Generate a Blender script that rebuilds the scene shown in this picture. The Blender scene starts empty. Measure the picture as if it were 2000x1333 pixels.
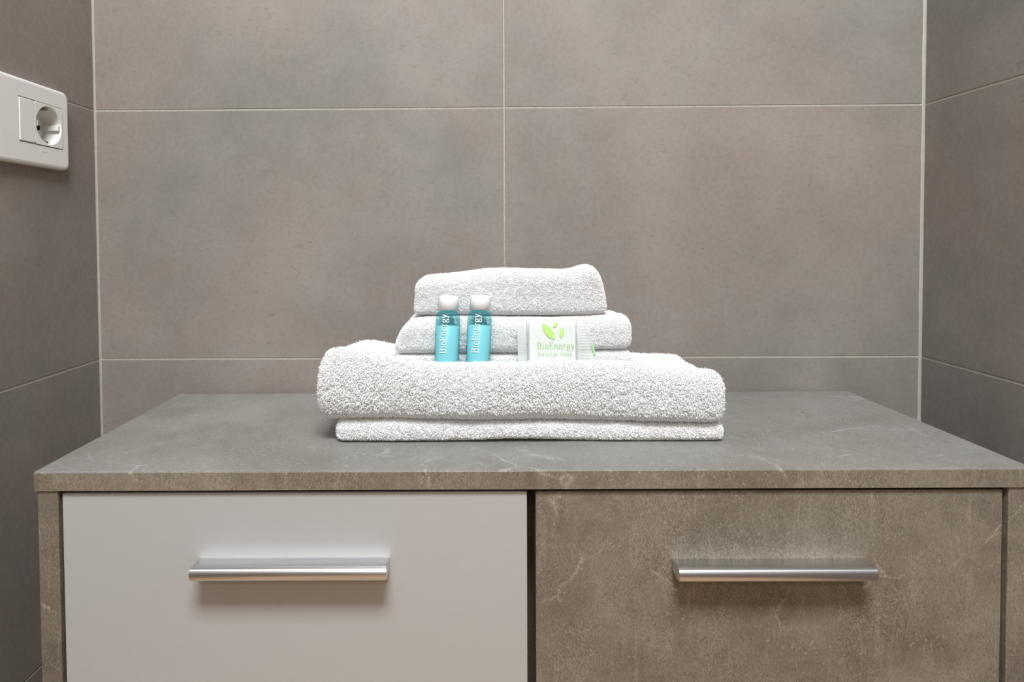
import bpy, bmesh, math, random
import numpy as np
from mathutils import Vector, Matrix, noise
PI = math.pi
S = bpy.context.scene
COL = S.collection
rng = np.random.default_rng(7)

# ------------------------------------------------------------------ camera
F_PX, PITCH, ROLL, YAW = 1248.06, -0.0283, -0.00554, 0.01017
cam_d = bpy.data.cameras.new('camera')
cam = bpy.data.objects.new('camera', cam_d); COL.objects.link(cam)
cam_d.sensor_width = 36.0
cam_d.lens = F_PX / 2000 * 36.0
cam_d.shift_x = 77.784 / 2000
cam_d.shift_y = -168.594 / 2000
cam_d.clip_start = 0.01
def _rz(a): return Matrix(((math.cos(a), math.sin(a), 0), (-math.sin(a), math.cos(a), 0), (0, 0, 1)))
def _rx(a): return Matrix(((1, 0, 0), (0, math.cos(a), math.sin(a)), (0, -math.sin(a), math.cos(a))))
def _ry(a): return Matrix(((math.cos(a), 0, math.sin(a)), (0, 1, 0), (-math.sin(a), 0, math.cos(a))))
R = _ry(ROLL) @ _rx(PITCH) @ _rz(YAW)            # world -> (right, forward, up)
right, fwd, up = R[0], R[1], R[2]
M = Matrix(((right[0], up[0], -fwd[0], 0.0), (right[1], up[1], -fwd[1], -0.76707),
            (right[2], up[2], -fwd[2], 0.74643), (0, 0, 0, 1)))
cam.matrix_world = M
S.camera = cam

# ------------------------------------------------------------------ view, world, lights
S.view_settings.view_transform = 'Standard'
S.view_settings.look = 'None'
S.view_settings.gamma = 1.0
S.view_settings.use_curve_mapping = False
S.view_settings.exposure = 0.09
S.cycles.max_bounces = 24
S.cycles.diffuse_bounces = 20
S.cycles.transmission_bounces = 20
S.cycles.transparent_max_bounces = 24
w = bpy.data.worlds.new('world'); S.world = w; w.use_nodes = True
w.node_tree.nodes['Background'].inputs[0].default_value = (0.9, 0.95, 1.0, 1)
w.node_tree.nodes['Background'].inputs[1].default_value = 0.05

def area(name, loc, target, sx, sy, power, color, spread=180):
    d = bpy.data.lights.new(name, 'AREA'); d.shape = 'RECTANGLE'; d.size = sx; d.size_y = sy
    d.energy = power; d.color = color; d.spread = math.radians(spread)
    o = bpy.data.objects.new(name, d); COL.objects.link(o)
    o.location = loc
    o.rotation_euler = (Vector(target) - Vector(loc)).to_track_quat('-Z', 'Y').to_euler()
    return o
area('ceiling_light', (0.04, -1.15, 2.36), (0.06, -0.20, 0.62), 0.70, 0.62, 58, (0.905, 0.962, 1.0), 150)
area('front_fill_light', (0.04, -2.20, 1.75), (0.04, 0.0, 0.75), 0.75, 0.35, 7.5, (1.0, 0.92, 0.82))  # added warm front fill behind the camera, not a known lamp

# ------------------------------------------------------------------ node helpers
def srgb(r, g, b):
    f = lambda c: (c/255)/12.92 if c/255 <= 0.04045 else ((c/255+0.055)/1.055)**2.4
    return (f(r), f(g), f(b), 1.0)
def newmat(name):
    m = bpy.data.materials.new(name); m.use_nodes = True
    nt = m.node_tree; b = nt.nodes['Principled BSDF']
    return m, nt, b
def N(nt, t, **kw):
    n = nt.nodes.new(t)
    for k, v in kw.items(): setattr(n, k, v)
    return n
def L(nt, a, b): nt.links.new(a, b)
def coords(nt, scale=(1, 1, 1), rot=(0, 0, 0)):
    tc = N(nt, 'ShaderNodeTexCoord'); mp = N(nt, 'ShaderNodeMapping')
    mp.inputs['Scale'].default_value = scale; mp.inputs['Rotation'].default_value = rot
    L(nt, tc.outputs['Object'], mp.inputs['Vector']); return mp.outputs['Vector']
def noise_tex(nt, vec, scale, detail=4, rough=0.55, dist=0.0):
    n = N(nt, 'ShaderNodeTexNoise'); n.inputs['Scale'].default_value = scale
    n.inputs['Detail'].default_value = detail; n.inputs['Roughness'].default_value = rough
    n.inputs['Distortion'].default_value = dist
    L(nt, vec, n.inputs['Vector']); return n.outputs['Fac']
def ramp(nt, fac, a, b, ca=(0, 0, 0, 1), cb=(1, 1, 1, 1)):
    r = N(nt, 'ShaderNodeValToRGB'); r.color_ramp.elements[0].position = a; r.color_ramp.elements[1].position = b
    r.color_ramp.elements[0].color = ca; r.color_ramp.elements[1].color = cb
    L(nt, fac, r.inputs['Fac']); return r.outputs['Color']
def mixc(nt, fac, a, b, blend='MIX'):
    m = N(nt, 'ShaderNodeMix', data_type='RGBA', blend_type=blend)
    for s, v in ((0, fac), (6, a), (7, b)):
        if hasattr(v, 'is_output'): L(nt, v, m.inputs[s])
        else: m.inputs[s].default_value = v
    return m.outputs[2]
def mul(nt, a, k):
    m = N(nt, 'ShaderNodeMath', operation='MULTIPLY'); L(nt, a, m.inputs[0])
    if hasattr(k, 'is_output'): L(nt, k, m.inputs[1])
    else: m.inputs[1].default_value = k
    return m.outputs[0]
def bump(nt, b, h, strength, dist=0.001):
    n = N(nt, 'ShaderNodeBump'); n.inputs['Strength'].default_value = strength; n.inputs['Distance'].default_value = dist
    L(nt, h, n.inputs['Height']); L(nt, n.outputs['Normal'], b.inputs['Normal'])
def plain(name, col, rough=0.5, metal=0.0, grain=0.02, gscale=120, spec=0.5):
    m, nt, b = newmat(name)
    v = coords(nt); n = noise_tex(nt, v, gscale, 3)
    dark = tuple(c*(1-grain*2) for c in col[:3])+(1,); lite = tuple(min(1, c*(1+grain*2)) for c in col[:3])+(1,)
    L(nt, ramp(nt, n, 0.35, 0.65, dark, lite), b.inputs['Base Color'])
    b.inputs['Roughness'].default_value = rough; b.inputs['Metallic'].default_value = metal
    b.inputs['Specular IOR Level'].default_value = spec
    return m

# ------------------------------------------------------------------ materials
def tile_material():
    m, nt, b = newmat('taupe_stone_tile')
    v = coords(nt)
    big = noise_tex(nt, v, 3.2, 4, 0.6, 0.6)
    med = noise_tex(nt, v, 14, 6, 0.65, 0.3)
    fine = noise_tex(nt, v, 170, 4, 0.7)
    c = mixc(nt, ramp(nt, big, 0.36, 0.66), srgb(122, 119, 113), srgb(139, 126, 119))
    c = mixc(nt, mul(nt, ramp(nt, med, 0.40, 0.70), 0.45), c, srgb(143, 137, 131))
    c = mixc(nt, mul(nt, ramp(nt, fine, 0.42, 0.66), 0.26), c, srgb(104, 93, 86))
    vo = N(nt, 'ShaderNodeTexVoronoi'); vo.inputs['Scale'].default_value = 75; L(nt, v, vo.inputs['Vector'])
    sp = ramp(nt, vo.outputs['Distance'], 0.03, 0.11, (1, 1, 1, 1), (0, 0, 0, 1))
    mask = ramp(nt, noise_tex(nt, v, 9, 3), 0.52, 0.62)
    c = mixc(nt, mul(nt, mul(nt, sp, mask), 0.55), c, srgb(88, 77, 70))
    fl = noise_tex(nt, coords(nt, (1, 1, 1.7), (0.2, 0.3, 0.5)), 95, 3, 0.6, 0.4)
    fm = ramp(nt, noise_tex(nt, v, 6, 3), 0.45, 0.62)
    c = mixc(nt, mul(nt, mul(nt, ramp(nt, fl, 0.60, 0.68), fm), 0.32), c, srgb(92, 83, 77))
    c = mixc(nt, mul(nt, mul(nt, ramp(nt, fl, 0.36, 0.29), fm), 0.25), c, srgb(160, 153, 146))
    L(nt, c, b.inputs['Base Color'])
    b.inputs['Roughness'].default_value = 0.55; b.inputs['Specular IOR Level'].default_value = 0.35
    bump(nt, b, fine, 0.12, 0.0006)
    return m
def concrete_laminate(name, base, dark, light, stretch=(1, 1, 0.6), scratch=0.8, rough=0.45, spec=0.4, grain=0.6, cloud=0.6):
    m, nt, b = newmat(name)
    v = coords(nt); vs = coords(nt, stretch)
    mid = lambda p, q, k: tuple(p[i]*(1-k)+q[i]*k for i in range(3))+(1,)
    big = noise_tex(nt, v, 6, 5, 0.62, 0.9)
    med = noise_tex(nt, v, 30, 6, 0.7, 0.6)
    f1 = noise_tex(nt, vs, 1500, 3, 0.6)
    f2 = noise_tex(nt, vs, 650, 3, 0.6)
    c = mixc(nt, ramp(nt, big, 0.36, 0.66), mid(base, dark, 0.35), mid(base, light, 0.30))
    c = mixc(nt, mul(nt, ramp(nt, med, 0.44, 0.70), cloud), c, mid(base, dark, 0.75))
    gm = ramp(nt, noise_tex(nt, v, 17, 4, 0.65, 0.5), 0.34, 0.62, (0.30, 0.30, 0.30, 1), (1, 1, 1, 1))
    c = mixc(nt, mul(nt, mul(nt, ramp(nt, f1, 0.47, 0.72), gm), grain), c, dark)
    c = mixc(nt, mul(nt, mul(nt, ramp(nt, f1, 0.50, 0.30), gm), grain*0.55), c, light)
    c = mixc(nt, mul(nt, ramp(nt, f2, 0.40, 0.72), grain*0.40), c, mid(base, dark, 0.8))
    # pale specks, scuffs and hairline scratches
    vo = N(nt, 'ShaderNodeTexVoronoi'); vo.inputs['Scale'].default_value = 150; vo.inputs['Randomness'].default_value = 1.0
    L(nt, v, vo.inputs['Vector'])
    sp = ramp(nt, vo.outputs['Distance'], 0.06, 0.22, (1, 1, 1, 1), (0, 0, 0, 1))
    mk = ramp(nt, noise_tex(nt, v, 40, 4, 0.6), 0.52, 0.64)
    c = mixc(nt, mul(nt, mul(nt, sp, mk), 0.8), c, light)
    vo2 = N(nt, 'ShaderNodeTexVoronoi'); vo2.inputs['Scale'].default_value = 330; L(nt, v, vo2.inputs['Vector'])
    sp2 = ramp(nt, vo2.outputs['Distance'], 0.10, 0.30, (1, 1, 1, 1), (0, 0, 0, 1))
    mk2 = ramp(nt, noise_tex(nt, v, 55, 5, 0.7), 0.46, 0.60)
    c = mixc(nt, mul(nt, mul(nt, sp2, mk2), 0.55), c, light)
    for rot, sq in (((0.0, 0.25, 0.12), (10, 10, 1.1)), ((0.1, -0.5, -0.3), (14, 14, 1.6)), ((0.0, 1.35, 1.2), (16, 16, 1.4))):
        mp = N(nt, 'ShaderNodeMapping'); mp.inputs['Rotation'].default_value = rot; mp.inputs['Scale'].default_value = sq
        t2 = N(nt, 'ShaderNodeTexCoord'); L(nt, t2.outputs['Object'], mp.inputs['Vector'])
        sn = noise_tex(nt, mp.outputs['Vector'], 9, 2, 0.5, 0.15)
        line = ramp(nt, sn, 0.645, 0.675)
        c = mixc(nt, mul(nt, mul(nt, line, ramp(nt, f1, 0.35, 0.65)), scratch*0.28), c, light)
    sc = N(nt, 'ShaderNodeMapping'); sc.inputs['Rotation'].default_value = (0.3, 0.5, 0.4)
    tc = N(nt, 'ShaderNodeTexCoord'); L(nt, tc.outputs['Object'], sc.inputs['Vector'])
    wn = N(nt, 'ShaderNodeTexNoise'); wn.inputs['Scale'].default_value = 16; wn.inputs['Detail'].default_value = 5; L(nt, sc.outputs[0], wn.inputs['Vector'])
    wmix = N(nt, 'ShaderNodeMix', data_type='VECTOR'); wmix.inputs[0].default_value = 0.05
    L(nt, sc.outputs[0], wmix.inputs[4]); L(nt, wn.outputs['Color'], wmix.inputs[5])
    ve = N(nt, 'ShaderNodeTexVoronoi', feature='DISTANCE_TO_EDGE'); ve.inputs['Scale'].default_value = 10
    L(nt, wmix.outputs[1], ve.inputs['Vector'])
    ln = ramp(nt, ve.outputs['Distance'], 0.0, 0.016, (1, 1, 1, 1), (0, 0, 0, 1))
    lm = ramp(nt, noise_tex(nt, v, 15, 3), 0.54, 0.62)
    c = mixc(nt, mul(nt, mul(nt, mul(nt, ln, lm), ramp(nt, f1, 0.35, 0.6)), scratch), c, light)
    L(nt, c, b.inputs['Base Color'])
    b.inputs['Roughness'].default_value = rough; b.inputs['Specular IOR Level'].default_value = spec
    bump(nt, b, f1, 0.10, 0.0004)
    return m
MAT = {}
MAT['tile'] = tile_material()
MAT['grout'] = plain('pale_grout', srgb(164, 157, 147), 0.9, grain=0.05, gscale=300)
MAT['sealant'] = plain('grey_sealant', srgb(166, 162, 154), 0.5, grain=0.03)
MAT['plaster'] = plain('white_plaster', srgb(236, 232, 226), 0.9)
MAT['floor'] = plain('terracotta_floor', srgb(190, 153, 115), 0.6, grain=0.08, gscale=8)
MAT['concrete_top'] = concrete_laminate('concrete_laminate_top_lit', srgb(120, 117, 111), srgb(97, 93, 86), srgb(170, 168, 163), (0.35, 1, 1), 0.9, 0.36, 0.5, 0.7, 0.35)  # same laminate, greyer and cooler: overhead light painted into the colour
MAT['concrete'] = concrete_laminate('concrete_laminate', srgb(121, 111, 97), srgb(72, 62, 50), srgb(172, 162, 147), (1, 1, 0.45), 0.8, grain=0.95)
MAT['white_front'] = plain('ivory_laminate', srgb(174, 172, 170), 0.34, grain=0.004, spec=0.5)
MAT['dark_inside'] = plain('shadow_brown_board', srgb(96, 76, 58), 0.8, grain=0.08, gscale=200)
MAT['plastic'] = plain('white_plastic', srgb(226, 225, 221), 0.35, grain=0.003)
MAT['plastic_dark'] = plain('black_contact_hole', srgb(14, 14, 26), 0.6)
MAT['clip'] = plain('nickel_clip', srgb(150, 146, 136), 0.35, 1.0)
def alu():
    m, nt, b = newmat('brushed_aluminium')
    v = coords(nt, (0.02, 1, 1)); n = noise_tex(nt, v, 900, 3)
    L(nt, ramp(nt, n, 0.3, 0.7, srgb(206, 207, 210), srgb(222, 223, 226)), b.inputs['Base Color'])
    b.inputs['Metallic'].default_value = 1.0; b.inputs['Roughness'].default_value = 0.27
    bump(nt, b, n, 0.05, 0.0002); return m
MAT['alu'] = alu()
def terry(name, col):
    m, nt, b = newmat(name)
    v = coords(nt); n = noise_tex(nt, v, 260, 3)
    L(nt, ramp(nt, n, 0.3, 0.7, tuple(c*0.995 for c in col[:3])+(1,), col), b.inputs['Base Color'])
    b.inputs['Roughness'].default_value = 0.95; b.inputs['Specular IOR Level'].default_value = 0.0
    tr = N(nt, 'ShaderNodeBsdfTranslucent'); tr.inputs['Color'].default_value = col
    mx = N(nt, 'ShaderNodeMixShader'); mx.inputs[0].default_value = 0.30
    L(nt, b.outputs[0], mx.inputs[1]); L(nt, tr.outputs[0], mx.inputs[2])
    L(nt, mx.outputs[0], nt.nodes['Material Output'].inputs['Surface']); return m
MAT['terry'] = terry('white_terry', (0.968, 0.966, 0.966, 1))
def film(name, tint, alpha, diffuse, rough=0.15, gloss=0.12):
    m, nt, b = newmat(name)
    v = coords(nt); n = noise_tex(nt, v, 90, 2)
    L(nt, ramp(nt, n, 0.3, 0.7, tuple(c*0.97 for c in diffuse[:3])+(1,), diffuse), b.inputs['Base Color'])
    b.inputs['Roughness'].default_value = rough
    t = N(nt, 'ShaderNodeBsdfTransparent'); t.inputs['Color'].default_value = tint
    mx = N(nt, 'ShaderNodeMixShader'); mx.inputs[0].default_value = alpha
    L(nt, t.outputs[0], mx.inputs[1]); L(nt, b.outputs[0], mx.inputs[2])
    L(nt, mx.outputs[0], nt.nodes['Material Output'].inputs['Surface']); return m
MAT['bottle'] = film('teal_clear_plastic', (0.60, 0.86, 0.89, 1), 0.10, (0.10, 0.50, 0.54, 1), 0.12)
MAT['liquid'] = film('pale_blue_gel', (0.9, 1.0, 1.0, 1), 0.85, (0.72, 0.90, 0.93, 1), 0.3)
MAT['cap'] = plain('white_cap_plastic', srgb(246, 247, 248), 0.4, grain=0.002)
MAT['ink_white'] = plain('white_ink', srgb(250, 250, 250), 0.5, grain=0.002)
MAT['ink_pale'] = plain('pale_blue_ink', srgb(196, 230, 236), 0.5, grain=0.002)
MAT['wrap'] = film('clear_wrapper_film', (0.97, 0.98, 0.97, 1), 0.42, (0.78, 0.80, 0.79, 1), 0.18)
MAT['soap'] = plain('white_soap', srgb(228, 229, 227), 0.5, grain=0.003)
MAT['leaf'] = plain('leaf_green_ink', srgb(172, 216, 112), 0.5, grain=0.05, gscale=500)
MAT['leaf_vein'] = plain('leaf_pale_ink', srgb(216, 240, 176), 0.5, grain=0.01)
MAT['ink_green'] = plain('pale_green_ink', srgb(150, 194, 112), 0.5, grain=0.01)
MAT['ink_green2'] = plain('faint_green_ink', srgb(168, 198, 146), 0.5, grain=0.01)
MAT['stripe'] = plain('green_stripe_ink', srgb(150, 200, 140), 0.5, grain=0.01)

# ------------------------------------------------------------------ object helpers
def obj(name, me_or_bm, mats, parent=None, smooth=False):
    if isinstance(me_or_bm, bmesh.types.BMesh):
        me = bpy.data.meshes.new(name); me_or_bm.normal_update(); me_or_bm.to_mesh(me); me_or_bm.free()
    else: me = me_or_bm
    for m in (mats if isinstance(mats, (list, tuple)) else [mats]): me.materials.append(MAT[m])
    if smooth: me.polygons.foreach_set('use_smooth', [True]*len(me.polygons))
    o = bpy.data.objects.new(name, me); COL.objects.link(o)
    if parent: o.parent = parent
    return o
def tag(o, label=None, cat=None, group=None, kind=None):
    for k, v in (('label', label), ('category', cat), ('group', group), ('kind', kind)):
        if v: o[k] = v
    return o
def empty(name, loc, rot=(0, 0, 0)):
    o = bpy.data.objects.new(name, None); COL.objects.link(o); o.empty_display_size = 0.02
    o.location = loc; o.rotation_euler = rot; return o
def box(bm, a, b, bevel=0.0, seg=2, mi=0):
    t = bmesh.new()
    bmesh.ops.create_cube(t, size=1)
    for v in t.verts: v.co = Vector(((a[i]+b[i])/2 + v.co[i]*(b[i]-a[i]) for i in range(3)))
    if bevel > 0:
        bmesh.ops.bevel(t, geom=t.edges[:], offset=bevel, segments=seg, affect='EDGES', profile=0.5)
    bmesh.ops.recalc_face_normals(t, faces=t.faces[:])
    merge(bm, t, mi)
def merge(bm, t, mi=0, mat=None):
    if mat is not None: t.transform(mat)
    vm = [bm.verts.new(v.co) for v in t.verts]
    for v, n in zip(t.verts, range(len(vm))): v.index = n
    for f in t.faces:
        try:
            nf = bm.faces.new([vm[v.index] for v in f.verts]); nf.material_index = mi if mi is not None else f.material_index
            nf.smooth = f.smooth
        except ValueError: pass
    t.free()
def lathe(profile, n=48, axis_pts=None):
    bm = bmesh.new(); rings = []
    for r, z in profile:
        if r < 1e-6: rings.append([bm.verts.new((0, 0, z))])
        else: rings.append([bm.verts.new((r*math.cos(2*PI*k/n), r*math.sin(2*PI*k/n), z)) for k in range(n)])
    for A, B in zip(rings, rings[1:]):
        for k in range(n):
            q = [A[k % len(A)], A[(k+1) % len(A)], B[(k+1) % len(B)], B[k % len(B)]]
            u = []
            for x in q:
                if x not in u: u.append(x)
            if len(u) > 2: bm.faces.new(u)
    bmesh.ops.recalc_face_normals(bm, faces=bm.faces[:])
    return bm

# ------------------------------------------------------------------ the room
XL, XR, XJ = -0.45979, 0.52834, 0.0311
YB, ZC, ROWS, TW, GAP, REC = -2.35, 2.40, 0.30, 0.60, 0.0021, 0.0005
def clip(r, h):
    """rect minus hole -> rects"""
    x0, y0, x1, y1 = r; a0, b0, a1, b1 = h
    if a1 <= x0 or a0 >= x1 or b1 <= y0 or b0 >= y1: return [r]
    out = []
    if b0 > y0: out.append((x0, y0, x1, b0))
    if b1 < y1: out.append((x0, b1, x1, y1))
    yy0, yy1 = max(y0, b0), min(y1, b1)
    if a0 > x0: out.append((x0, yy0, a0, yy1))
    if a1 < x1: out.append((a1, yy0, x1, yy1))
    return out
def tiled_wall(name, u0, u1, joint, place, gap=GAP, hole=(9, 9, 9, 9)):
    """tiles with real recessed joints over a solid backing; place(u, z, depth) -> world"""
    bm = bmesh.new()
    def quad(pts, mi):
        f = bm.faces.new([bm.verts.new(place(*p)) for p in pts]); f.material_index = mi
    us = sorted({u0, u1} | {joint + k*TW for k in range(-6, 7) if u0 < joint + k*TW < u1})
    zs = [k*ROWS for k in range(9)]
    g = gap/2
    for a, b in zip(us, us[1:]):
        for c, d in zip(zs, zs[1:]):
            A, B, C_, D_ = a+g, b-g, c+g, d-g
            ch = 0.0004
            for x0, z0, x1, z1 in clip((A+ch, C_+ch, B-ch, D_-ch), hole):
                quad([(x0, z0, 0), (x1, z0, 0), (x1, z1, 0), (x0, z1, 0)], 0)
            ring0 = [(A+ch, C_+ch, 0), (B-ch, C_+ch, 0), (B-ch, D_-ch, 0), (A+ch, D_-ch, 0)]
            ring1 = [(A, C_, ch), (B, C_, ch), (B, D_, ch), (A, D_, ch)]
            ring2 = [(p[0], p[1], REC*1.5) for p in ring1]
            for ra, rb in ((ring0, ring1), (ring1, ring2)):
                for i in range(4):
                    j = (i+1) % 4
                    quad([ra[i], ra[j], rb[j], rb[i]], 0)
    for x0, z0, x1, z1 in clip((u0, 0, u1, ZC), hole):
        quad([(x0, z0, REC), (x1, z0, REC), (x1, z1, REC), (x0, z1, REC)], 1)
    bmesh.ops.remove_doubles(bm, verts=bm.verts[:], dist=1e-6)
    # the solid behind the tiles
    e = [(u0, 0), (u1, 0), (u1, ZC), (u0, ZC)]
    quad([(p[0], p[1], 0.06) for p in reversed(e)], 1)
    for i in range(4):
        p, q = e[i], e[(i+1) % 4]
        quad([(p[0], p[1], REC), (p[0], p[1], 0.06), (q[0], q[1], 0.06), (q[0], q[1], REC)], 1)
    bmesh.ops.recalc_face_normals(bm, faces=bm.faces[:])
    return tag(obj(name, bm, ['tile', 'grout']), kind='structure')
tiled_wall('wall_back', XL, XR, XJ, lambda u, z, d: (u, d, z))
tiled_wall('wall_left', YB, -0.0015, -0.585, lambda u, z, d: (XL-d, u, z),
           hole=(-0.1215+0.0040, 0.8640-0.0205, -0.1215+0.0480, 0.8640+0.0239))     # box behind the socket
tiled_wall('wall_right', YB, -0.0015, -0.585, lambda u, z, d: (XR+d, u, z))
def slab(name, a, b, m):
    bm = bmesh.new(); box(bm, a, b); return tag(obj(name, bm, m), kind='structure')
slab('floor', (XL-0.06, YB-0.06, -0.06), (XR+0.06, 0.06, 0), 'floor')
slab('ceiling', (XL-0.06, YB-0.06, ZC), (XR+0.06, 0.06, ZC+0.06), 'plaster')
slab('wall_front', (XL-0.06, YB-0.06, 0), (XR+0.06, YB, ZC), 'plaster')
def corner_bead(name, x, sgn, wd, dp, seed):
    """concave sealant bead in the corner, a little uneven"""
    bm = bmesh.new(); nz, na = 160, 6; rows = []
    for i in range(nz+1):
        z = i/nz*ZC
        k = 1 + 0.16*noise.noise(Vector((seed, 0, z*14))) + 0.10*noise.noise(Vector((seed, 5, z*60)))
        row = []
        for j in range(na+1):
            t = j/na
            ax, ay = wd*k*(1-t)**1.35, dp*k*t**1.35
            row.append(bm.verts.new((x + sgn*(ax-0.0004), -(ay-0.0004), z)))
        rows.append(row)
    for A, B in zip(rows, rows[1:]):
        for j in range(na): bm.faces.new([A[j], A[j+1], B[j+1], B[j]])
    bmesh.ops.recalc_face_normals(bm, faces=bm.faces[:])
    for f in bm.faces: f.smooth = True
    return tag(obj(name, bm, 'sealant'), kind='structure')
corner_bead('trim_1', XL, 1, 0.0026, 0.0028, 1.3)
corner_bead('trim_2', XR, -1, 0.0040, 0.0030, 8.1)

# ------------------------------------------------------------------ cabinet
CX, CYB, CROT, ZT = 0.04019, -0.006, 0.00609, 0.5595
YF = -0.2539
cab = tag(empty('bathroom_cabinet', (CX, CYB, 0), (0, 0, CROT)),
          'low grey concrete-look bathroom cabinet with one ivory and one concrete-look door, carrying the folded towels', 'cabinet')
bm = bmesh.new(); box(bm, (-0.4003, YF, ZT-0.016), (0.4003, 0, ZT), 0.0011, 2)
obj('countertop', bm, 'concrete_top', cab)
# front band of the worktop: the same board, edge laminate without painted overhead light
bm = bmesh.new(); box(bm, (-0.4001, YF-0.0005, ZT-0.0158), (0.4001, YF+0.0004, ZT-0.0011), 0.0002, 1)
obj('edge_band', bm, 'concrete', bpy.data.objects['countertop'])
for s in (-1, 1):
    bm = bmesh.new()
    x0, x1 = sorted((s*0.3985, s*0.3820))
    box(bm, (x0, YF+0.001, 0.0), (x1, -0.0005, ZT-0.0162), 0.0007, 2)
    obj('side_panel', bm, 'concrete', cab)
bm = bmesh.new(); box(bm, (-0.008, YF+0.060, 0.062), (0.008, -0.006, ZT-0.0164), 0.0005, 1)
obj('divider', bm, 'concrete', cab)
bm = bmesh.new(); box(bm, (-0.3818, -0.0055, 0.062), (0.3818, -0.0008, ZT-0.0164)); obj('back_panel', bm, 'dark_inside', cab)
bm = bmesh.new(); box(bm, (-0.3818, YF+0.022, 0.045), (0.3818, -0.006, 0.0615), 0.0005, 1); obj('bottom_panel', bm, 'concrete', cab)
bm = bmesh.new(); box(bm, (-0.3818, YF+0.045, 0.0), (0.3818, YF+0.060, 0.0445)); obj('plinth', bm, 'dark_inside', cab)
def handle(parent, x0, x1, zb):
    """solid D-shaped bar: flat top rising forward, rounded nose, flat underside"""
    prof = [(0.0, zb+0.0095)]
    prof += [(-0.0150, zb+0.0109)]
    for k in range(13):                       # rounded nose
        a = PI/2 - PI*k/12
        prof.append((-0.0152 - 0.0056*max(0, math.cos(a))**0.8, zb+0.0054 + 0.0056*math.sin(a)))
    prof += [(-0.0150, zb-0.0002), (0.0, zb+0.0008)]
    bm = bmesh.new()
    A = [bm.verts.new((x0, y, z)) for y, z in prof]; B = [bm.verts.new((x1, y, z)) for y, z in prof]
    bm.faces.new(A); bm.faces.new(list(reversed(B)))
    n = len(prof)
    for i in range(n): bm.faces.new([A[i], B[i], B[(i+1) % n], A[(i+1) % n]])
    bmesh.ops.recalc_face_normals(bm, faces=bm.faces[:])
    ends = [e for e in bm.edges if abs(e.verts[0].co.x-e.verts[1].co.x) < 1e-6]
    bmesh.ops.bevel(bm, geom=ends, offset=0.0005, segments=2, affect='EDGES')
    for f in bm.faces:
        if abs(f.normal.x) < 0.5: f.smooth = True
    o = obj('handle', bm, 'alu', parent); o.location = (0, YF+0.0028, 0)
    m = o.modifiers.new('edge', 'EDGE_SPLIT'); m.split_angle = math.radians(28)
    return o
DZ0, DZ1 = 0.066, ZT-0.0190
bm = bmesh.new(); box(bm, (-0.3795, YF+0.0028, DZ0), (-0.0038, YF+0.0190, DZ1), 0.0006, 2)
dl = tag(obj('door', bm, 'white_front', cab), 'plain ivory door')
tag(handle(dl, -0.2690, -0.1152, 0.4776), 'brushed aluminium bar handle')
bm = bmesh.new(); box(bm, (0.0032, YF+0.0028, DZ0), (0.3785, YF+0.0190, DZ1), 0.0006, 2)
dr = tag(obj('door', bm, 'concrete', cab), 'mottled concrete-look door')
tag(handle(dr, 0.1130, 0.2672, 0.4757), 'brushed aluminium bar handle')

# ------------------------------------------------------------------ towels
def cubegrid(nx, ny, nz):
    """surface of a cube [-1,1]^3 as verts, quads"""
    idx = {}; V = []; Fq = []
    def vid(i, j, k):
        key = (i, j, k)
        if key not in idx: idx[key] = len(V); V.append((2*i/nx-1, 2*j/ny-1, 2*k/nz-1))
        return idx[key]
    for i in range(nx):
        for j in range(ny):
            Fq.append((vid(i, j, 0), vid(i, j+1, 0), vid(i+1, j+1, 0), vid(i+1, j, 0)))
            Fq.append((vid(i, j, nz), vid(i+1, j, nz), vid(i+1, j+1, nz), vid(i, j+1, nz)))
        for k in range(nz):
            Fq.append((vid(i, 0, k), vid(i+1, 0, k), vid(i+1, 0, k+1), vid(i, 0, k+1)))
            Fq.append((vid(i, ny, k), vid(i, ny, k+1), vid(i+1, ny, k+1), vid(i+1, ny, k)))
    for j in range(ny):
        for k in range(nz):
            Fq.append((vid(0, j, k), vid(0, j, k+1), vid(0, j+1, k+1), vid(0, j+1, k)))
            Fq.append((vid(nx, j, k), vid(nx, j+1, k), vid(nx, j+1, k+1), vid(nx, j, k+1)))
    return np.array(V), np.array(Fq)
def smooth_interp(xs, ys, x):
    xs = np.asarray(xs, float); ys = np.asarray(ys, float)
    i = np.clip(np.searchsorted(xs, x)-1, 0, len(xs)-2)
    t = np.clip((x-xs[i])/(xs[i+1]-xs[i]), 0, 1)
    m = np.gradient(ys, xs); h = xs[i+1]-xs[i]
    return ((2*t**3-3*t**2+1)*ys[i] + (t**3-2*t**2+t)*h*m[i] + (-2*t**3+3*t**2)*ys[i+1] + (t**3-t**2)*h*m[i+1])
def field(rows, ts, xs, x, t):
    vals = np.stack([smooth_interp(xs, r, x) for r in rows]); ts = np.asarray(ts, float)
    i = np.clip(np.searchsorted(ts, t)-1, 0, len(ts)-2)
    f = np.clip((t-ts[i])/(ts[i+1]-ts[i]), 0, 1); f = f*f*(3-2*f)
    k = np.arange(len(x)); return vals[i, k]*(1-f)+vals[i+1, k]*f
def vnoise(P, sc, seed):
    return np.array([noise.noise(Vector((p[0]*sc+seed, p[1]*sc-seed, p[2]*sc+2*seed))) for p in P])
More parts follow.
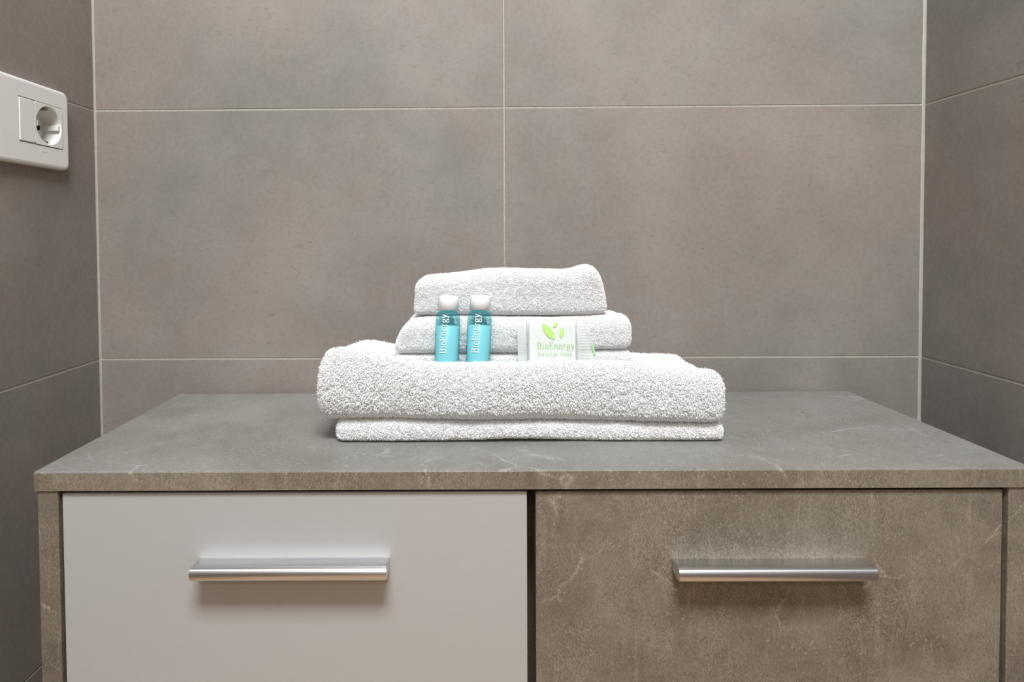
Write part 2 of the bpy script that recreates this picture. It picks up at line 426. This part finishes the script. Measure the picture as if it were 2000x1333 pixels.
def towel_slab(quad, top, bottom, radii, n=(90, 40, 22), wob=0.0012, seed=0.0, lean=(0, 0)):
    """one fold of towelling: quad = plan corners fl, fr, br, bl; top/bottom = functions (x, t) -> z; radii = rounding in x, y, z"""
    V, Q = cubegrid(*n)
    fl, fr, br, bl = [np.array(q, float) for q in quad]
    hx = 0.5*np.linalg.norm(fr-fl); hy = 0.5*np.linalg.norm(bl-fl)
    xm = np.array([0.5*(fl[0]+fr[0])]); tm = np.array([0.0])
    hz = 0.5*float(top(xm, tm)[0]-bottom(xm, tm)[0])
    h = np.array([hx, hy, hz]); r = np.minimum(np.array(radii), h*0.999)
    P = V*h; inner = np.clip(P, -(h-r), h-r); d = (P-inner)/r
    ln = np.linalg.norm(d, axis=1, keepdims=True); d = np.where(ln > 1e-9, d/np.maximum(ln, 1e-9), 0)
    U = (inner + d*r)/h
    s, t, w = (U[:, 0]+1)/2, (U[:, 1]+1)/2, (U[:, 2]+1)/2
    xy = (fl*(1-s)[:, None]+fr*s[:, None])*(1-t)[:, None] + (bl*(1-s)[:, None]+br*s[:, None])*t[:, None]
    zb, zt = bottom(xy[:, 0], U[:, 1]), top(xy[:, 0], U[:, 1])
    W = np.column_stack([xy, zb+(zt-zb)*w])
    W[:, 0] += w**1.5*(lean[0]*np.clip(1-s*4, 0, 1)**1.5 + lean[1]*np.clip(s*4-3, 0, 1)**1.5)      # ends that lean in towards the top
    if wob:
        W[:, 0] += wob*vnoise(W, 28, seed); W[:, 1] += wob*1.3*vnoise(W, 24, seed+7)
        W[:, 2] += wob*(0.25+0.75*w)*vnoise(W, 30, seed+13)*np.minimum(1, w*3)
    return W, Q
def pile(V, Q, density, length, rad, keep=None, droop=0.35, seed=1, lay=(0, 0, 0), tipk=0.6):
    """terry loops as short bent three-sided tufts standing on the cloth; returns verts, tris"""
    g = np.random.default_rng(seed)
    T = np.vstack([Q[:, [0, 1, 2]], Q[:, [0, 2, 3]]])
    a, b, c = V[T[:, 0]], V[T[:, 1]], V[T[:, 2]]
    nr = np.cross(b-a, c-a); ar = np.linalg.norm(nr, axis=1)/2
    ok = ar > 1e-12; T, a, b, c, nr, ar = T[ok], a[ok], b[ok], c[ok], nr[ok], ar[ok]
    nr = nr/np.linalg.norm(nr, axis=1, keepdims=True)
    n = int(ar.sum()*density)
    f = g.choice(len(T), n, p=ar/ar.sum())
    u, v = g.random(n), g.random(n); m = u+v > 1; u[m], v[m] = 1-u[m], 1-v[m]
    P = a[f]+(b[f]-a[f])*u[:, None]+(c[f]-a[f])*v[:, None]; D = nr[f]
    k = D[:, 2] > -0.93
    if keep is not None: k &= keep(P, D)
    P, D = P[k], D[k]; n = len(P)
    # soft clumping: neighbouring tufts lean the same way
    cell = np.floor(P/0.0034).astype(np.int64); hsh = (cell[:, 0]*73856093 ^ cell[:, 1]*19349663 ^ cell[:, 2]*83492791) % 4096
    tab = g.normal(size=(4096, 3))*0.25
    lean = tab[hsh] + g.normal(size=(n, 3))*0.42 + np.array(lay)
    d1 = D + lean*0.8; d1 /= np.linalg.norm(d1, axis=1, keepdims=True)
    d2 = D*0.55 + lean*1.5 + np.array([0, 0, -droop]); d2 /= np.linalg.norm(d2, axis=1, keepdims=True)
    Lh = (length*(0.65+0.6*g.random(n))*np.where(D[:, 2] < -0.5, 0.55, 1.0)*np.where(g.random(n) < 0.04, 1.3, 1.0))[:, None]
    p0 = P - D*0.0004; p1 = P + d1*Lh*0.72; p2 = p1 + d2*Lh*0.36
    ref = g.normal(size=(n, 3)); e1 = np.cross(d1, ref); e1 /= np.linalg.norm(e1, axis=1, keepdims=True); e2 = np.cross(d1, e1)
    rr = rad*(0.8+0.4*g.random(n))[:, None]
    ring = []
    for pc, k_ in ((p0, 0.9), (p1, 1.0)):
        for q in range(3):
            an = 2*PI*q/3; ring.append(pc+(e1*math.cos(an)+e2*math.sin(an))*rr*k_)
    ring.append(p2)
    VV = np.stack(ring, 1).reshape(-1, 3)                      # 7 verts per tuft
    fc = []
    for q in range(3):
        A, B = q, (q+1) % 3
        fc += [(A, B, B+3), (A, B+3, A+3), (A+3, B+3, 6)]
    fc = np.array(fc)
    FF = (np.arange(n)[:, None, None]*7 + fc[None]).reshape(-1, 3)
    return VV, FF
def mesh_np(name, parts):
    """parts: list of (V, F) with quads or tris -> one mesh"""
    vs, loops, starts = [], [], []; off = 0; lo = 0
    for V, Fc in parts:
        vs.append(V); loops.append((Fc+off).ravel()); k = Fc.shape[1]
        starts.append(np.arange(len(Fc))*k+lo); lo += Fc.size; off += len(V)
    vs = np.vstack(vs); loops = np.concatenate(loops); starts = np.concatenate(starts)
    me = bpy.data.meshes.new(name)
    me.vertices.add(len(vs)); me.vertices.foreach_set('co', vs.astype(np.float32).ravel())
    me.loops.add(len(loops)); me.loops.foreach_set('vertex_index', loops.astype(np.int32))
    me.polygons.add(len(starts)); me.polygons.foreach_set('loop_start', starts.astype(np.int32))
    me.polygons.foreach_set('use_smooth', np.concatenate([np.full(len(Fc), Fc.shape[1] == 4) for V, Fc in parts]))
    me.update(calc_edges=True); return me
PB, PM = 0.0028, 0.0016
# bath towel: a thick puffy fold over a thin flat one
bx = [-0.150, -0.128, -0.105, -0.062, -0.015, 0.035, 0.085, 0.125, 0.170, 0.205, 0.224]
b_rows = [[.640, .6445, .6430, .6345, .6310, .6315, .6320, .6310, .6270, .6245, .6235],
          [.640, .6445, .6430, .6345, .6310, .6315, .6320, .6310, .6270, .6245, .6235],
          [.632, .6340, .6290, .6190, .6165, .6160, .6165, .6170, .6165, .6150, .6130],
          [.632, .6350, .6310, .6205, .6165, .6160, .6165, .6170, .6165, .6160, .6140],
          [.629, .6310, .6300, .6205, .6180, .6175, .6175, .6180, .6180, .6165, .6150]]
b_ts = [-1.0, -0.80, -0.45, 0.1, 1.0]
def b_top(x, t): return field(b_rows, b_ts, bx, x, t)-PB
def b_bot(x, t): return smooth_interp([-0.15, -0.1, 0.0, 0.08, 0.15, 0.225], [.5800, .5800, .5785, .5778, .5762, .5750], x)+0.0012
V1, Q1 = towel_slab([(-0.1452, -0.1990), (0.2208, -0.1975), (0.2235, -0.050), (-0.1385, -0.050)], b_top, b_bot, (0.010, 0.016, 0.014), (120, 60, 30), 0.0020, 3.0)
def l_top(x, t): return b_bot(x, t)-0.0022
def l_bot(x, t): return 0.5604 + 0.0022*np.exp(-((x-0.036)/0.038)**2)*np.clip(-t, 0, 1)
V2, Q2 = towel_slab([(-0.1300, -0.1925), (0.2210, -0.1915), (0.2215, -0.052), (-0.1300, -0.052)], l_top, l_bot, (0.006, 0.007, 0.007), (120, 30, 8), 0.0010, 9.0)
pv1 = pile(V1, Q1, 3.0e6, 0.0034, 0.00034, lambda P, D: ~((P[:, 0] > -0.088) & (P[:, 0] < 0.152) & (P[:, 1] > -0.140) & (P[:, 1] < -0.048) & (D[:, 2] > 0.3)), 0.25, 11)
pv2 = pile(V2, Q2, 3.0e6, 0.0023, 0.00030, lambda P, D: ((P[:, 1] < -0.176) | (P[:, 0] < -0.118) | (P[:, 0] > 0.208)) & (D[:, 2] > -0.9), 0.25, 12)
bath = tag(obj('bath_towel', mesh_np('bath_towel', [(V1, Q1), (V2, Q2), pv1, pv2]), 'terry'),
           'large thick white bath towel folded flat on the cabinet, lowest of the three towels', 'towel')
# hand towel in the middle
mx = [-0.088, -0.070, -0.03, 0.03, 0.09, 0.13, 0.153]
m_rows = [[.658, .6650, .6665, .6660, .6655, .6670, .6665], [.658, .6650, .6665, .6660, .6655, .6670, .6665], [.660, .6645, .6655, .6650, .6650, .6650, .6640], [.662, .6660, .6650, .6640, .6640, .6650, .6640]]
def m_top(x, t): return field(m_rows, [-1, -0.5, 0.2, 1], mx, x, t)-PM
def m_bot(x, t): return smooth_interp([-0.09, -0.03, 0.05, 0.1, 0.155], [.6300, .6300, .6305, .6325, .6340], x)
def u_top(x, t): return m_bot(x, t)-0.0018
def u_bot(x, t): return smooth_interp([-0.15, -0.1, -0.04, 0.05, 0.12, 0.2], [.6290, .6285, .6215, .6178, .6178, .6178], x)
V3, Q3 = towel_slab([(-0.0850, -0.1395), (0.1500, -0.1390), (0.1530, -0.050), (-0.0800, -0.052)], m_top, m_bot, (0.008, 0.012, 0.012), (100, 40, 20), 0.0014, 21.0, (0.010, 0.0))
V4, Q4 = towel_slab([(-0.0810, -0.1370), (0.1500, -0.1370), (0.1500, -0.052), (-0.0790, -0.052)], u_top, u_bot, (0.005, 0.006, 0.005), (100, 24, 8), 0.0006, 27.0)
pv3 = pile(V3, Q3, 4.0e6, 0.0019, 0.00025, None, 0.3, 13)
pv4 = pile(V4, Q4, 3.5e6, 0.0017, 0.00025, lambda P, D: ((P[:, 1] < -0.124) | (P[:, 0] < -0.07) | (P[:, 0] > 0.14)) & (D[:, 2] > -0.35), 0.05, 14)
hand = tag(obj('hand_towel', mesh_np('hand_towel', [(V3, Q3), (V4, Q4), pv3, pv4]), 'terry'),
           'medium white hand towel folded between the big bath towel and the small top towel', 'towel')
# face towel on top
fx = [-0.069, -0.05, -0.02, 0.02, 0.06, 0.10, 0.117, 0.131]
f_rows = [[.703, .7060, .7085, .7135, .7125, .7120, .7165, .7110], [.703, .7060, .7085, .7135, .7125, .7120, .7165, .7110], [.703, .7055, .7070, .7105, .7105, .7105, .7130, .7090]]
def f_top(x, t): return field(f_rows, [-1, -0.3, 1], fx, x, t)-PM
def f_bot(x, t): return m_top(x, 0*x-0.1)+PM+0.0012
V5, Q5 = towel_slab([(-0.0645, -0.1300), (0.1280, -0.1300), (0.1290, -0.058), (-0.0625, -0.060)], f_top, f_bot, (0.006, 0.012, 0.011), (90, 36, 24), 0.0014, 33.0, (0.002, -0.008))
pv5 = pile(V5, Q5, 4.0e6, 0.0020, 0.00025, None, 0.3, 15)
face = tag(obj('face_towel', mesh_np('face_towel', [(V5, Q5), pv5]), 'terry'),
           'small white face towel folded on top of the towel stack', 'towel')

# ------------------------------------------------------------------ lettering: a small stroke alphabet with slab serifs
def arc(cx, cy, rx, ry, a0, a1, n=14): return [(cx+rx*math.cos(math.radians(a0+(a1-a0)*i/n)), cy+ry*math.sin(math.radians(a0+(a1-a0)*i/n))) for i in range(n+1)]
GL = {  # advance, strokes (x-height 0.62, cap height 1)
 'B': (0.70, [[(.12, 0), (.12, 1)], [(.0, 0), (.36, 0)] + arc(.36, .27, .22, .27, -90, 90) + [(.12, .54)], [(0, 1), (.34, 1)] + arc(.34, .77, .19, .23, 90, -90) + [(.12, .54)]]),
 'i': (0.34, [[(.17, 0), (.17, .62), (.05, .62)], [(.04, 0), (.30, 0)], [(.16, .84), (.18, .88)]]),
 'o': (0.62, [arc(.30, .31, .24, .31, 0, 360, 24)]),
 'E': (0.66, [[(.12, 0), (.12, 1)], [(.0, 1), (.54, 1), (.54, .84)], [(.12, .52), (.42, .52)], [(.42, .43), (.42, .61)], [(.0, 0), (.57, 0), (.57, .18)]]),
 'n': (0.68, [[(.02, .62), (.14, .62), (.14, 0)], [(.03, 0), (.26, 0)], [(.14, .42)] + arc(.33, .42, .19, .20, 150, 0) + [(.52, 0)], [(.41, 0), (.64, 0)]]),
 'e': (0.60, [[(.07, .33), (.52, .33)] + arc(.30, .31, .23, .31, 5, 320, 20)]),
 'r': (0.50, [[(.02, .62), (.15, .62), (.15, 0)], [(.03, 0), (.30, 0)], [(.15, .36)] + arc(.34, .36, .19, .25, 170, 60, 8)]),
 'g': (0.60, [arc(.27, .40, .19, .21, 0, 360, 20), [(.40, .56), (.55, .62)], [(.16, .21), (.12, .10), (.22, .05), (.42, .03)] + arc(.30, -.14, .22, .15, 60, -180, 16) + [(.12, -.02), (.22, .05)]]),
 'y': (0.60, [[(.12, .62), (.32, .02)], [(.02, .62), (.24, .62)], [(.38, .62), (.60, .62)], [(.50, .62), (.26, -.14), (.16, -.26), (.06, -.24)]]),
 'a': (0.56, [[(.10, .52)] + arc(.27, .42, .17, .20, 130, 0, 10) + [(.44, 0), (.52, .02)], arc(.26, .18, .18, .18, 20, 340, 16)]),
 't': (0.42, [[(.18, .85), (.18, .12), (.26, 0), (.36, .04)], [(.04, .60), (.34, .60)]]),
 'u': (0.66, [[(.03, .62), (.13, .62), (.13, .2)] + arc(.30, .2, .17, .2, 180, 340, 10), [(.38, .62), (.50, .62), (.50, 0), (.60, 0)]]),
 'l': (0.34, [[(.05, 1), (.17, 1), (.17, 0)], [(.05, 0), (.29, 0)]]),
 's': (0.52, [arc(.25, .46, .17, .16, 30, 250, 12) + arc(.25, .15, .19, .16, 80, -150, 12)]),
 'p': (0.64, [[(.02, .62), (.13, .62), (.13, -.26)], [(.02, -.26), (.26, -.26)], arc(.31, .31, .21, .31, 150, -150, 18)]),
 'h': (0.68, [[(.02, 1), (.14, 1), (.14, 0)], [(.14, .42)] + arc(.33, .42, .19, .20, 150, 0) + [(.52, 0)]]),
 'm': (0.98, [[(.14, .62), (.14, 0)], [(.14, .42)] + arc(.32, .42, .17, .20, 150, 0) + [(.49, 0)], [(.49, .42)] + arc(.67, .42, .17, .20, 150, 0) + [(.84, 0)]]),
 ' ': (0.32, []),
}
def text_mesh(txt, size, wt, mapf, tracking=0.04):
    """flat ribbons along the strokes; mapf(x, y) -> 3D point"""
    bm = bmesh.new(); x = 0
    for ch in txt:
        adv, strokes = GL[ch]
        for st in strokes:
            P = [Vector((x+a, b)) for a, b in st]
            Q = []
            for a, b in zip(P, P[1:]):
                k = max(1, int((b-a).length/0.12))
                Q += [a.lerp(b, i/k) for i in range(k)]
            Q.append(P[-1]); prev = None
            for i, p in enumerate(Q):
                d = (Q[min(i+1, len(Q)-1)]-Q[max(i-1, 0)])
                if d.length < 1e-6: d = Vector((1, 0))
                d.normalize(); nn = Vector((-d.y, d.x))
                hw = wt*(0.34+0.66*abs(d.y))          # contrast: uprights heavier
                pr = [bm.verts.new(mapf(*((p+nn*s*hw)*size))) for s in (1, -1)]
                if prev: bm.faces.new([prev[0], prev[1], pr[1], pr[0]])
                prev = pr
        x += adv+tracking
    bmesh.ops.recalc_face_normals(bm, faces=bm.faces[:])
    return bm, x*size

# ------------------------------------------------------------------ toiletry bottles
RB = 0.0117
def make_bottle():
    root = empty('shampoo_bottle', (0, 0, 0))
    H = 0.0545
    prof = [(0, 0.0), (RB-0.0022, 0.0), (RB-0.0006, 0.0006), (RB, 0.0022), (RB, H-0.0062)]
    for k in range(1, 9):
        a = k/8*PI/2; prof.append((RB-0.0036*(1-math.cos(a)), H-0.0062+0.0058*math.sin(a)))
    prof += [(RB-0.0040, H), (0, H)]
    obj('bottle_body', lathe(prof, 56), 'bottle', root, True)
    ri = RB-0.0007; zl = 0.0405
    lq = [(0, 0.0012), (ri-0.0020, 0.0012), (ri-0.0006, 0.0018), (ri, 0.0032), (ri, zl-0.0006), (ri-0.0006, zl), (0, zl)]
    obj('gel', lathe(lq, 48), 'liquid', root, True)
    rc = 0.0101
    cp = [(0, H+0.0002), (rc, H+0.0002), (rc, H+0.0135)]
    for k in range(1, 6):
        a = k/5*PI/2; cp.append((rc-0.0009*(1-math.cos(a)), H+0.0135+0.0009*math.sin(a)))
    cp.append((0, H+0.0144))
    obj('cap', lathe(cp, 48), 'cap', root, True)
    R1 = RB+0.00012
    def on_body(z0, ang0):
        def f(x, y):                      # text runs upward, letter tops to the left
            a = math.radians(ang0) + y/R1
            return (-R1*math.sin(a), -R1*math.cos(a), z0+x)
        return f
    bm, _ = text_mesh('BioEnergy', 0.0066, 0.055, on_body(0.0142, 2), 0.03); obj('brand_lettering', bm, 'ink_white', root)
    bm, _ = text_mesh('gel', 0.0036, 0.050, on_body(0.0425, -44), 0.05); obj('small_lettering', bm, 'ink_pale', root)
    return root
def copy_tree(o, parent=None):
    c = o.copy(); COL.objects.link(c); c.parent = parent
    for ch in [x for x in bpy.data.objects if x.parent == o]: copy_tree(ch, c)
    return c
b1 = make_bottle(); b2 = copy_tree(b1)
GR = 'toiletry bottles in front of the towels'
b1.location = (-0.0310, -0.1672, 0.6215); b1.rotation_euler = (math.radians(-12.5), math.radians(1.6), 0)
tag(b1, 'small teal bottle with white cap leaning on the towels, the one farther from the soap', 'bottle', GR)
b2.location = (-0.0016, -0.1672, 0.6218); b2.rotation_euler = (math.radians(-12.5), math.radians(3.2), math.radians(2))
tag(b2, 'small teal bottle with white cap leaning on the towels, the one nearer the soap', 'bottle', GR)

# ------------------------------------------------------------------ wrapped soap
soap = tag(empty('wrapped_soap', (0.0700, -0.1585, 0.6200), (math.radians(-9), 0, 0)),
           'square white soap in clear crimped wrapper with green leaf print, leaning on the hand towel', 'soap')
SW, SH = 0.0232, 0.0460
bm = bmesh.new(); box(bm, (-SW+0.001, -0.0045, 0.002), (SW-0.001, 0.0055, SH-0.002), 0.0022, 3)
obj('soap_bar', bm, 'soap', soap)
# film sleeve: pillow closed at both ends
bm = bmesh.new(); nu, nv = 40, 24
def pillow(sgn):
    rows = []
    for i in range(nu+1):
        u = -1+2*i/nu; row = []
        for j in range(nv+1):
            v = -1+2*j/nv
            th = 0.0056*(max(0, 1-abs(u)**7))**0.5*(max(0, 1-abs(v)**10))**0.5
            wr = 0.00030*noise.noise(Vector((u*7, v*5, sgn*3)))*(0.3+abs(u)**3)
            row.append(bm.verts.new((u*(SW+0.0012), -sgn*(th+wr)+0.0004, SH/2+v*(SH/2))))
        rows.append(row)
    for A, B in zip(rows, rows[1:]):
        for j in range(nv): bm.faces.new([A[j], A[j+1], B[j+1], B[j]])
pillow(1); pillow(-1)
bmesh.ops.remove_doubles(bm, verts=bm.verts[:], dist=2e-5)
bmesh.ops.recalc_face_normals(bm, faces=bm.faces[:])
obj('wrapper', bm, 'wrap', soap, True)
def crimp(x0, x1a, x1b, ridges, fold, amp, seed):
    """flattened sleeve end with ridges; wider at the foot (x1b) than at the head (x1a), folded towards the viewer"""
    bm = bmesh.new(); nu, nv = 18, 90; rows = []
    for i in range(nu+1):
        u = i/nu; row = []
        for j in range(nv+1):
            v = j/nv; xe = x1b+(x1a-x1b)*v
            x = x0+(xe-x0)*u
            y = 0.0004 - fold*u*u*(1-0.5*v) - amp*math.sin(v*ridges*2*PI)*min(1, u*2.5) + 0.0013*noise.noise(Vector((u*2.2+seed, v*3.5, 0)))*u
            row.append(bm.verts.new((x, y, 0.001+v*(SH-0.002))))
        rows.append(row)
    for A, B in zip(rows, rows[1:]):
        for j in range(nv): bm.faces.new([A[j], A[j+1], B[j+1], B[j]])
    r = obj('crimped_end', bm, 'wrap', soap, True)
    m = r.modifiers.new('film', 'SOLIDIFY'); m.thickness = 0.00012
    return r
crimp(-SW-0.0010, -SW-0.0098, -SW-0.0098, 16, 0.0012, 0.00005, 2)
cr = crimp(SW+0.0010, SW+0.0105, SW+0.0200, 16, 0.0050, 0.00013, 6)
bm = bmesh.new()
for i in range(8):
    v0, v1 = 0.26+0.032*i, 0.26+0.032*(i+1)
    q = []
    for v, e in ((v0, 0), (v0, 1), (v1, 1), (v1, 0)):
        xe = SW+0.0200-0.0095*v
        q.append(bm.verts.new((xe-0.0016+0.0018*e, -0.0050*(1-0.5*v)-0.0009, 0.001+v*(SH-0.002))))
    bm.faces.new(q)
bmesh.ops.remove_doubles(bm, verts=bm.verts[:], dist=1e-6)
st = obj('green_stripe', bm, 'stripe', cr); m = st.modifiers.new('film', 'SOLIDIFY'); m.thickness = 0.0002
YP = -0.00555
def leaf(bm, tip, base, width, mi=0, n=16, dy=0.0):
    tip, base = Vector(tip), Vector(base); d = base-tip; nn = Vector((-d.y, d.x)).normalized(); prev = None
    for i in range(n+1):
        t = i/n; w_ = width*math.sin(PI*min(1, t**0.85))**0.75*(0.55+0.55*t) if 0 < t < 1 else 0.00005
        c = tip+d*t
        pr = [bm.verts.new((c.x+nn.x*s*w_, YP-dy, c.y+nn.y*s*w_)) for s in (1, -1)]
        if prev:
            f = bm.faces.new([prev[0], prev[1], pr[1], pr[0]]); f.material_index = mi
        prev = pr
def veins(bm, tip, base, width):
    tip, base = Vector(tip), Vector(base); d = base-tip; nn = Vector((-d.y, d.x)).normalized()
    def seg(a, b, w_):
        dd = (b-a).normalized(); m_ = Vector((-dd.y, dd.x))*w_
        f = bm.faces.new([bm.verts.new((p.x, YP-0.00012, p.y)) for p in (a+m_, a-m_, b-m_, b+m_)]); f.material_index = 1
    seg(tip+d*0.15, tip+d*0.97, 0.00016)
    for t in (0.42, 0.6, 0.78):
        for s in (1, -1): seg(tip+d*t, tip+d*(t-0.10)+nn*s*width*0.7, 0.00012)
bm = bmesh.new()
for tip, base, wd in (((-0.0094, 0.0424), (0.0024, 0.0274), 0.0043), ((0.0056, 0.0440), (0.0008, 0.0392), 0.0018), ((0.0078, 0.0288), (0.0104, 0.0384), 0.0026)):
    leaf(bm, tip, base, wd); veins(bm, tip, base, wd)
obj('leaf_emblem', bm, ['leaf', 'leaf_vein'], soap)
bm, wtot = text_mesh('BioEnergy', 0.0060, 0.052, lambda x, y: (-0.0146+x, YP, 0.0188+y), 0.075); obj('brand_lettering', bm, 'ink_green', soap)
bm, wtot = text_mesh('natural soap', 0.0042, 0.050, lambda x, y: (-0.0142+x, YP, 0.0122+y), 0.125); obj('small_lettering', bm, 'ink_green2', soap)

# ------------------------------------------------------------------ wall socket
# built in local axes: x along the wall (towards the corner), y out of the wall, z up
so = tag(empty('wall_socket', (XL, -0.1215, 0.8640), (0, 0, PI/2)),
         'white rectangular wall socket plate with blank insert and round recessed outlet on the tiled wall', 'wall socket')
# local +x -> world +Y, local -y -> world +X
PW, PH, PT = 0.0600, 0.0425, 0.0080
OX0, OX1, OZ0, OZ1 = -0.0180, 0.0482, -0.0208, 0.0242      # insert opening
def rrect(x0, z0, x1, z1, r, n=8):
    pts = []
    for cx_, cz_, a0 in ((x1-r, z1-r, 0), (x0+r, z1-r, 90), (x0+r, z0+r, 180), (x1-r, z0+r, 270)):
        for k in range(n+1):
            a = math.radians(a0+90*k/n); pts.append((cx_+r*math.cos(a), cz_+r*math.sin(a)))
    return pts
bm = bmesh.new()
loops = []
for inset, y in ((0, 0.0), (0, -0.0052), (0.0006, -0.0066), (0.0018, -0.0076), (0.0036, -0.0080)):
    loops.append([bm.verts.new((x, y, z)) for x, z in rrect(-PW+inset, -PH+inset, PW-inset, PH-inset, 0.0075-inset*0.5)])
# inner opening, same vertex count, corner radius tiny
inn = [bm.verts.new((x, -0.0080, z)) for x, z in rrect(OX0, OZ0, OX1, OZ1, 0.0008)]
inn2 = [bm.verts.new((x, -0.0016, z)) for x, z in rrect(OX0, OZ0, OX1, OZ1, 0.0008)]
loops += [inn, inn2]
n = len(inn)
for A, B in zip(loops, loops[1:]):
    for i in range(n): bm.faces.new([A[i], A[(i+1) % n], B[(i+1) % n], B[i]])
for i in range(n): bm.faces.new([loops[0][i], loops[0][(i+1) % n], inn2[(i+1) % n], inn2[i]])
bmesh.ops.recalc_face_normals(bm, faces=bm.faces[:])
pl = obj('cover_plate', bm, 'plastic', so)
bm = bmesh.new(); box(bm, (0.0135, -0.00815, -0.0268), (0.0235, -0.0079, -0.0252)); obj('embossed_mark', bm, 'plastic', pl)
bm = bmesh.new(); box(bm, (OX0+0.0008, -0.0086, OZ0+0.0010), (OX0+0.0222, -0.0017, OZ1-0.0010), 0.0009, 3); obj('blank_insert', bm, 'plastic', so)
# round outlet: square face with a recessed well
sx0, sx1 = OX0+0.0226, OX1-0.0006; sz0, sz1 = OZ0+0.0008, OZ1-0.0008
ccx, ccz, RR = (sx0+sx1)/2, (sz0+sz1)/2, 0.0202
bm = bmesh.new(); nn_ = 64
def sq(a):
    c, s_ = math.cos(a), math.sin(a); k = min((sx1-sx0)/2/max(abs(c), 1e-9), (sz1-sz0)/2/max(abs(s_), 1e-9)); return (ccx+c*k, ccz+s_*k)
an = [2*PI*(k+0.5)/nn_ for k in range(nn_)]
WD = 0.0105                                             # the well goes on into the wall
L0 = [bm.verts.new((sq(a)[0], WD+0.002, sq(a)[1])) for a in an]
L1 = [bm.verts.new((sq(a)[0], -0.0085, sq(a)[1])) for a in an]
L2 = [bm.verts.new((ccx+RR*math.cos(a), -0.0085, ccz+RR*math.sin(a))) for a in an]
L3 = [bm.verts.new((ccx+(RR-0.0008)*math.cos(a), -0.0080, ccz+(RR-0.0008)*math.sin(a))) for a in an]
L4 = [bm.verts.new((ccx+(RR-0.0016)*math.cos(a), WD, ccz+(RR-0.0016)*math.sin(a))) for a in an]
for A, B in ((L0, L1), (L1, L2), (L2, L3), (L3, L4)):
    for k in range(nn_): bm.faces.new([A[k], A[(k+1) % nn_], B[(k+1) % nn_], B[k]])
bm.faces.new(L4); bm.faces.new(L0)
for s in (1, -1):                                      # guide ribs left and right of the well
    x0_, x1_ = sorted((ccx+s*(RR-0.0052), ccx+s*(RR-0.0002)))
    box(bm, (x0_, -0.0074, ccz-0.0028), (x1_, WD-0.0001, ccz+0.0028), 0.0004, 1)
bmesh.ops.recalc_face_normals(bm, faces=bm.faces[:])
ou = obj('outlet', bm, 'plastic', so)
for s in (1, -1):
    bm = bmesh.new(); bmesh.ops.create_cone(bm, cap_ends=True, segments=24, radius1=0.0034, radius2=0.0034, depth=0.0004, matrix=Matrix.Translation((ccx+s*0.0095, WD-0.0002, ccz)) @ Matrix.Rotation(PI/2, 4, 'X'))
    obj('pin_hole', bm, 'plastic_dark', ou)
    bm = bmesh.new()
    z0_, z1_ = sorted((ccz+s*(RR-0.0040), ccz+s*(RR-0.0016)))
    box(bm, (ccx-0.0022, -0.0060, z0_), (ccx+0.0022, WD, z1_), 0.0005, 2)
    obj('earth_clip', bm, 'clip', ou)
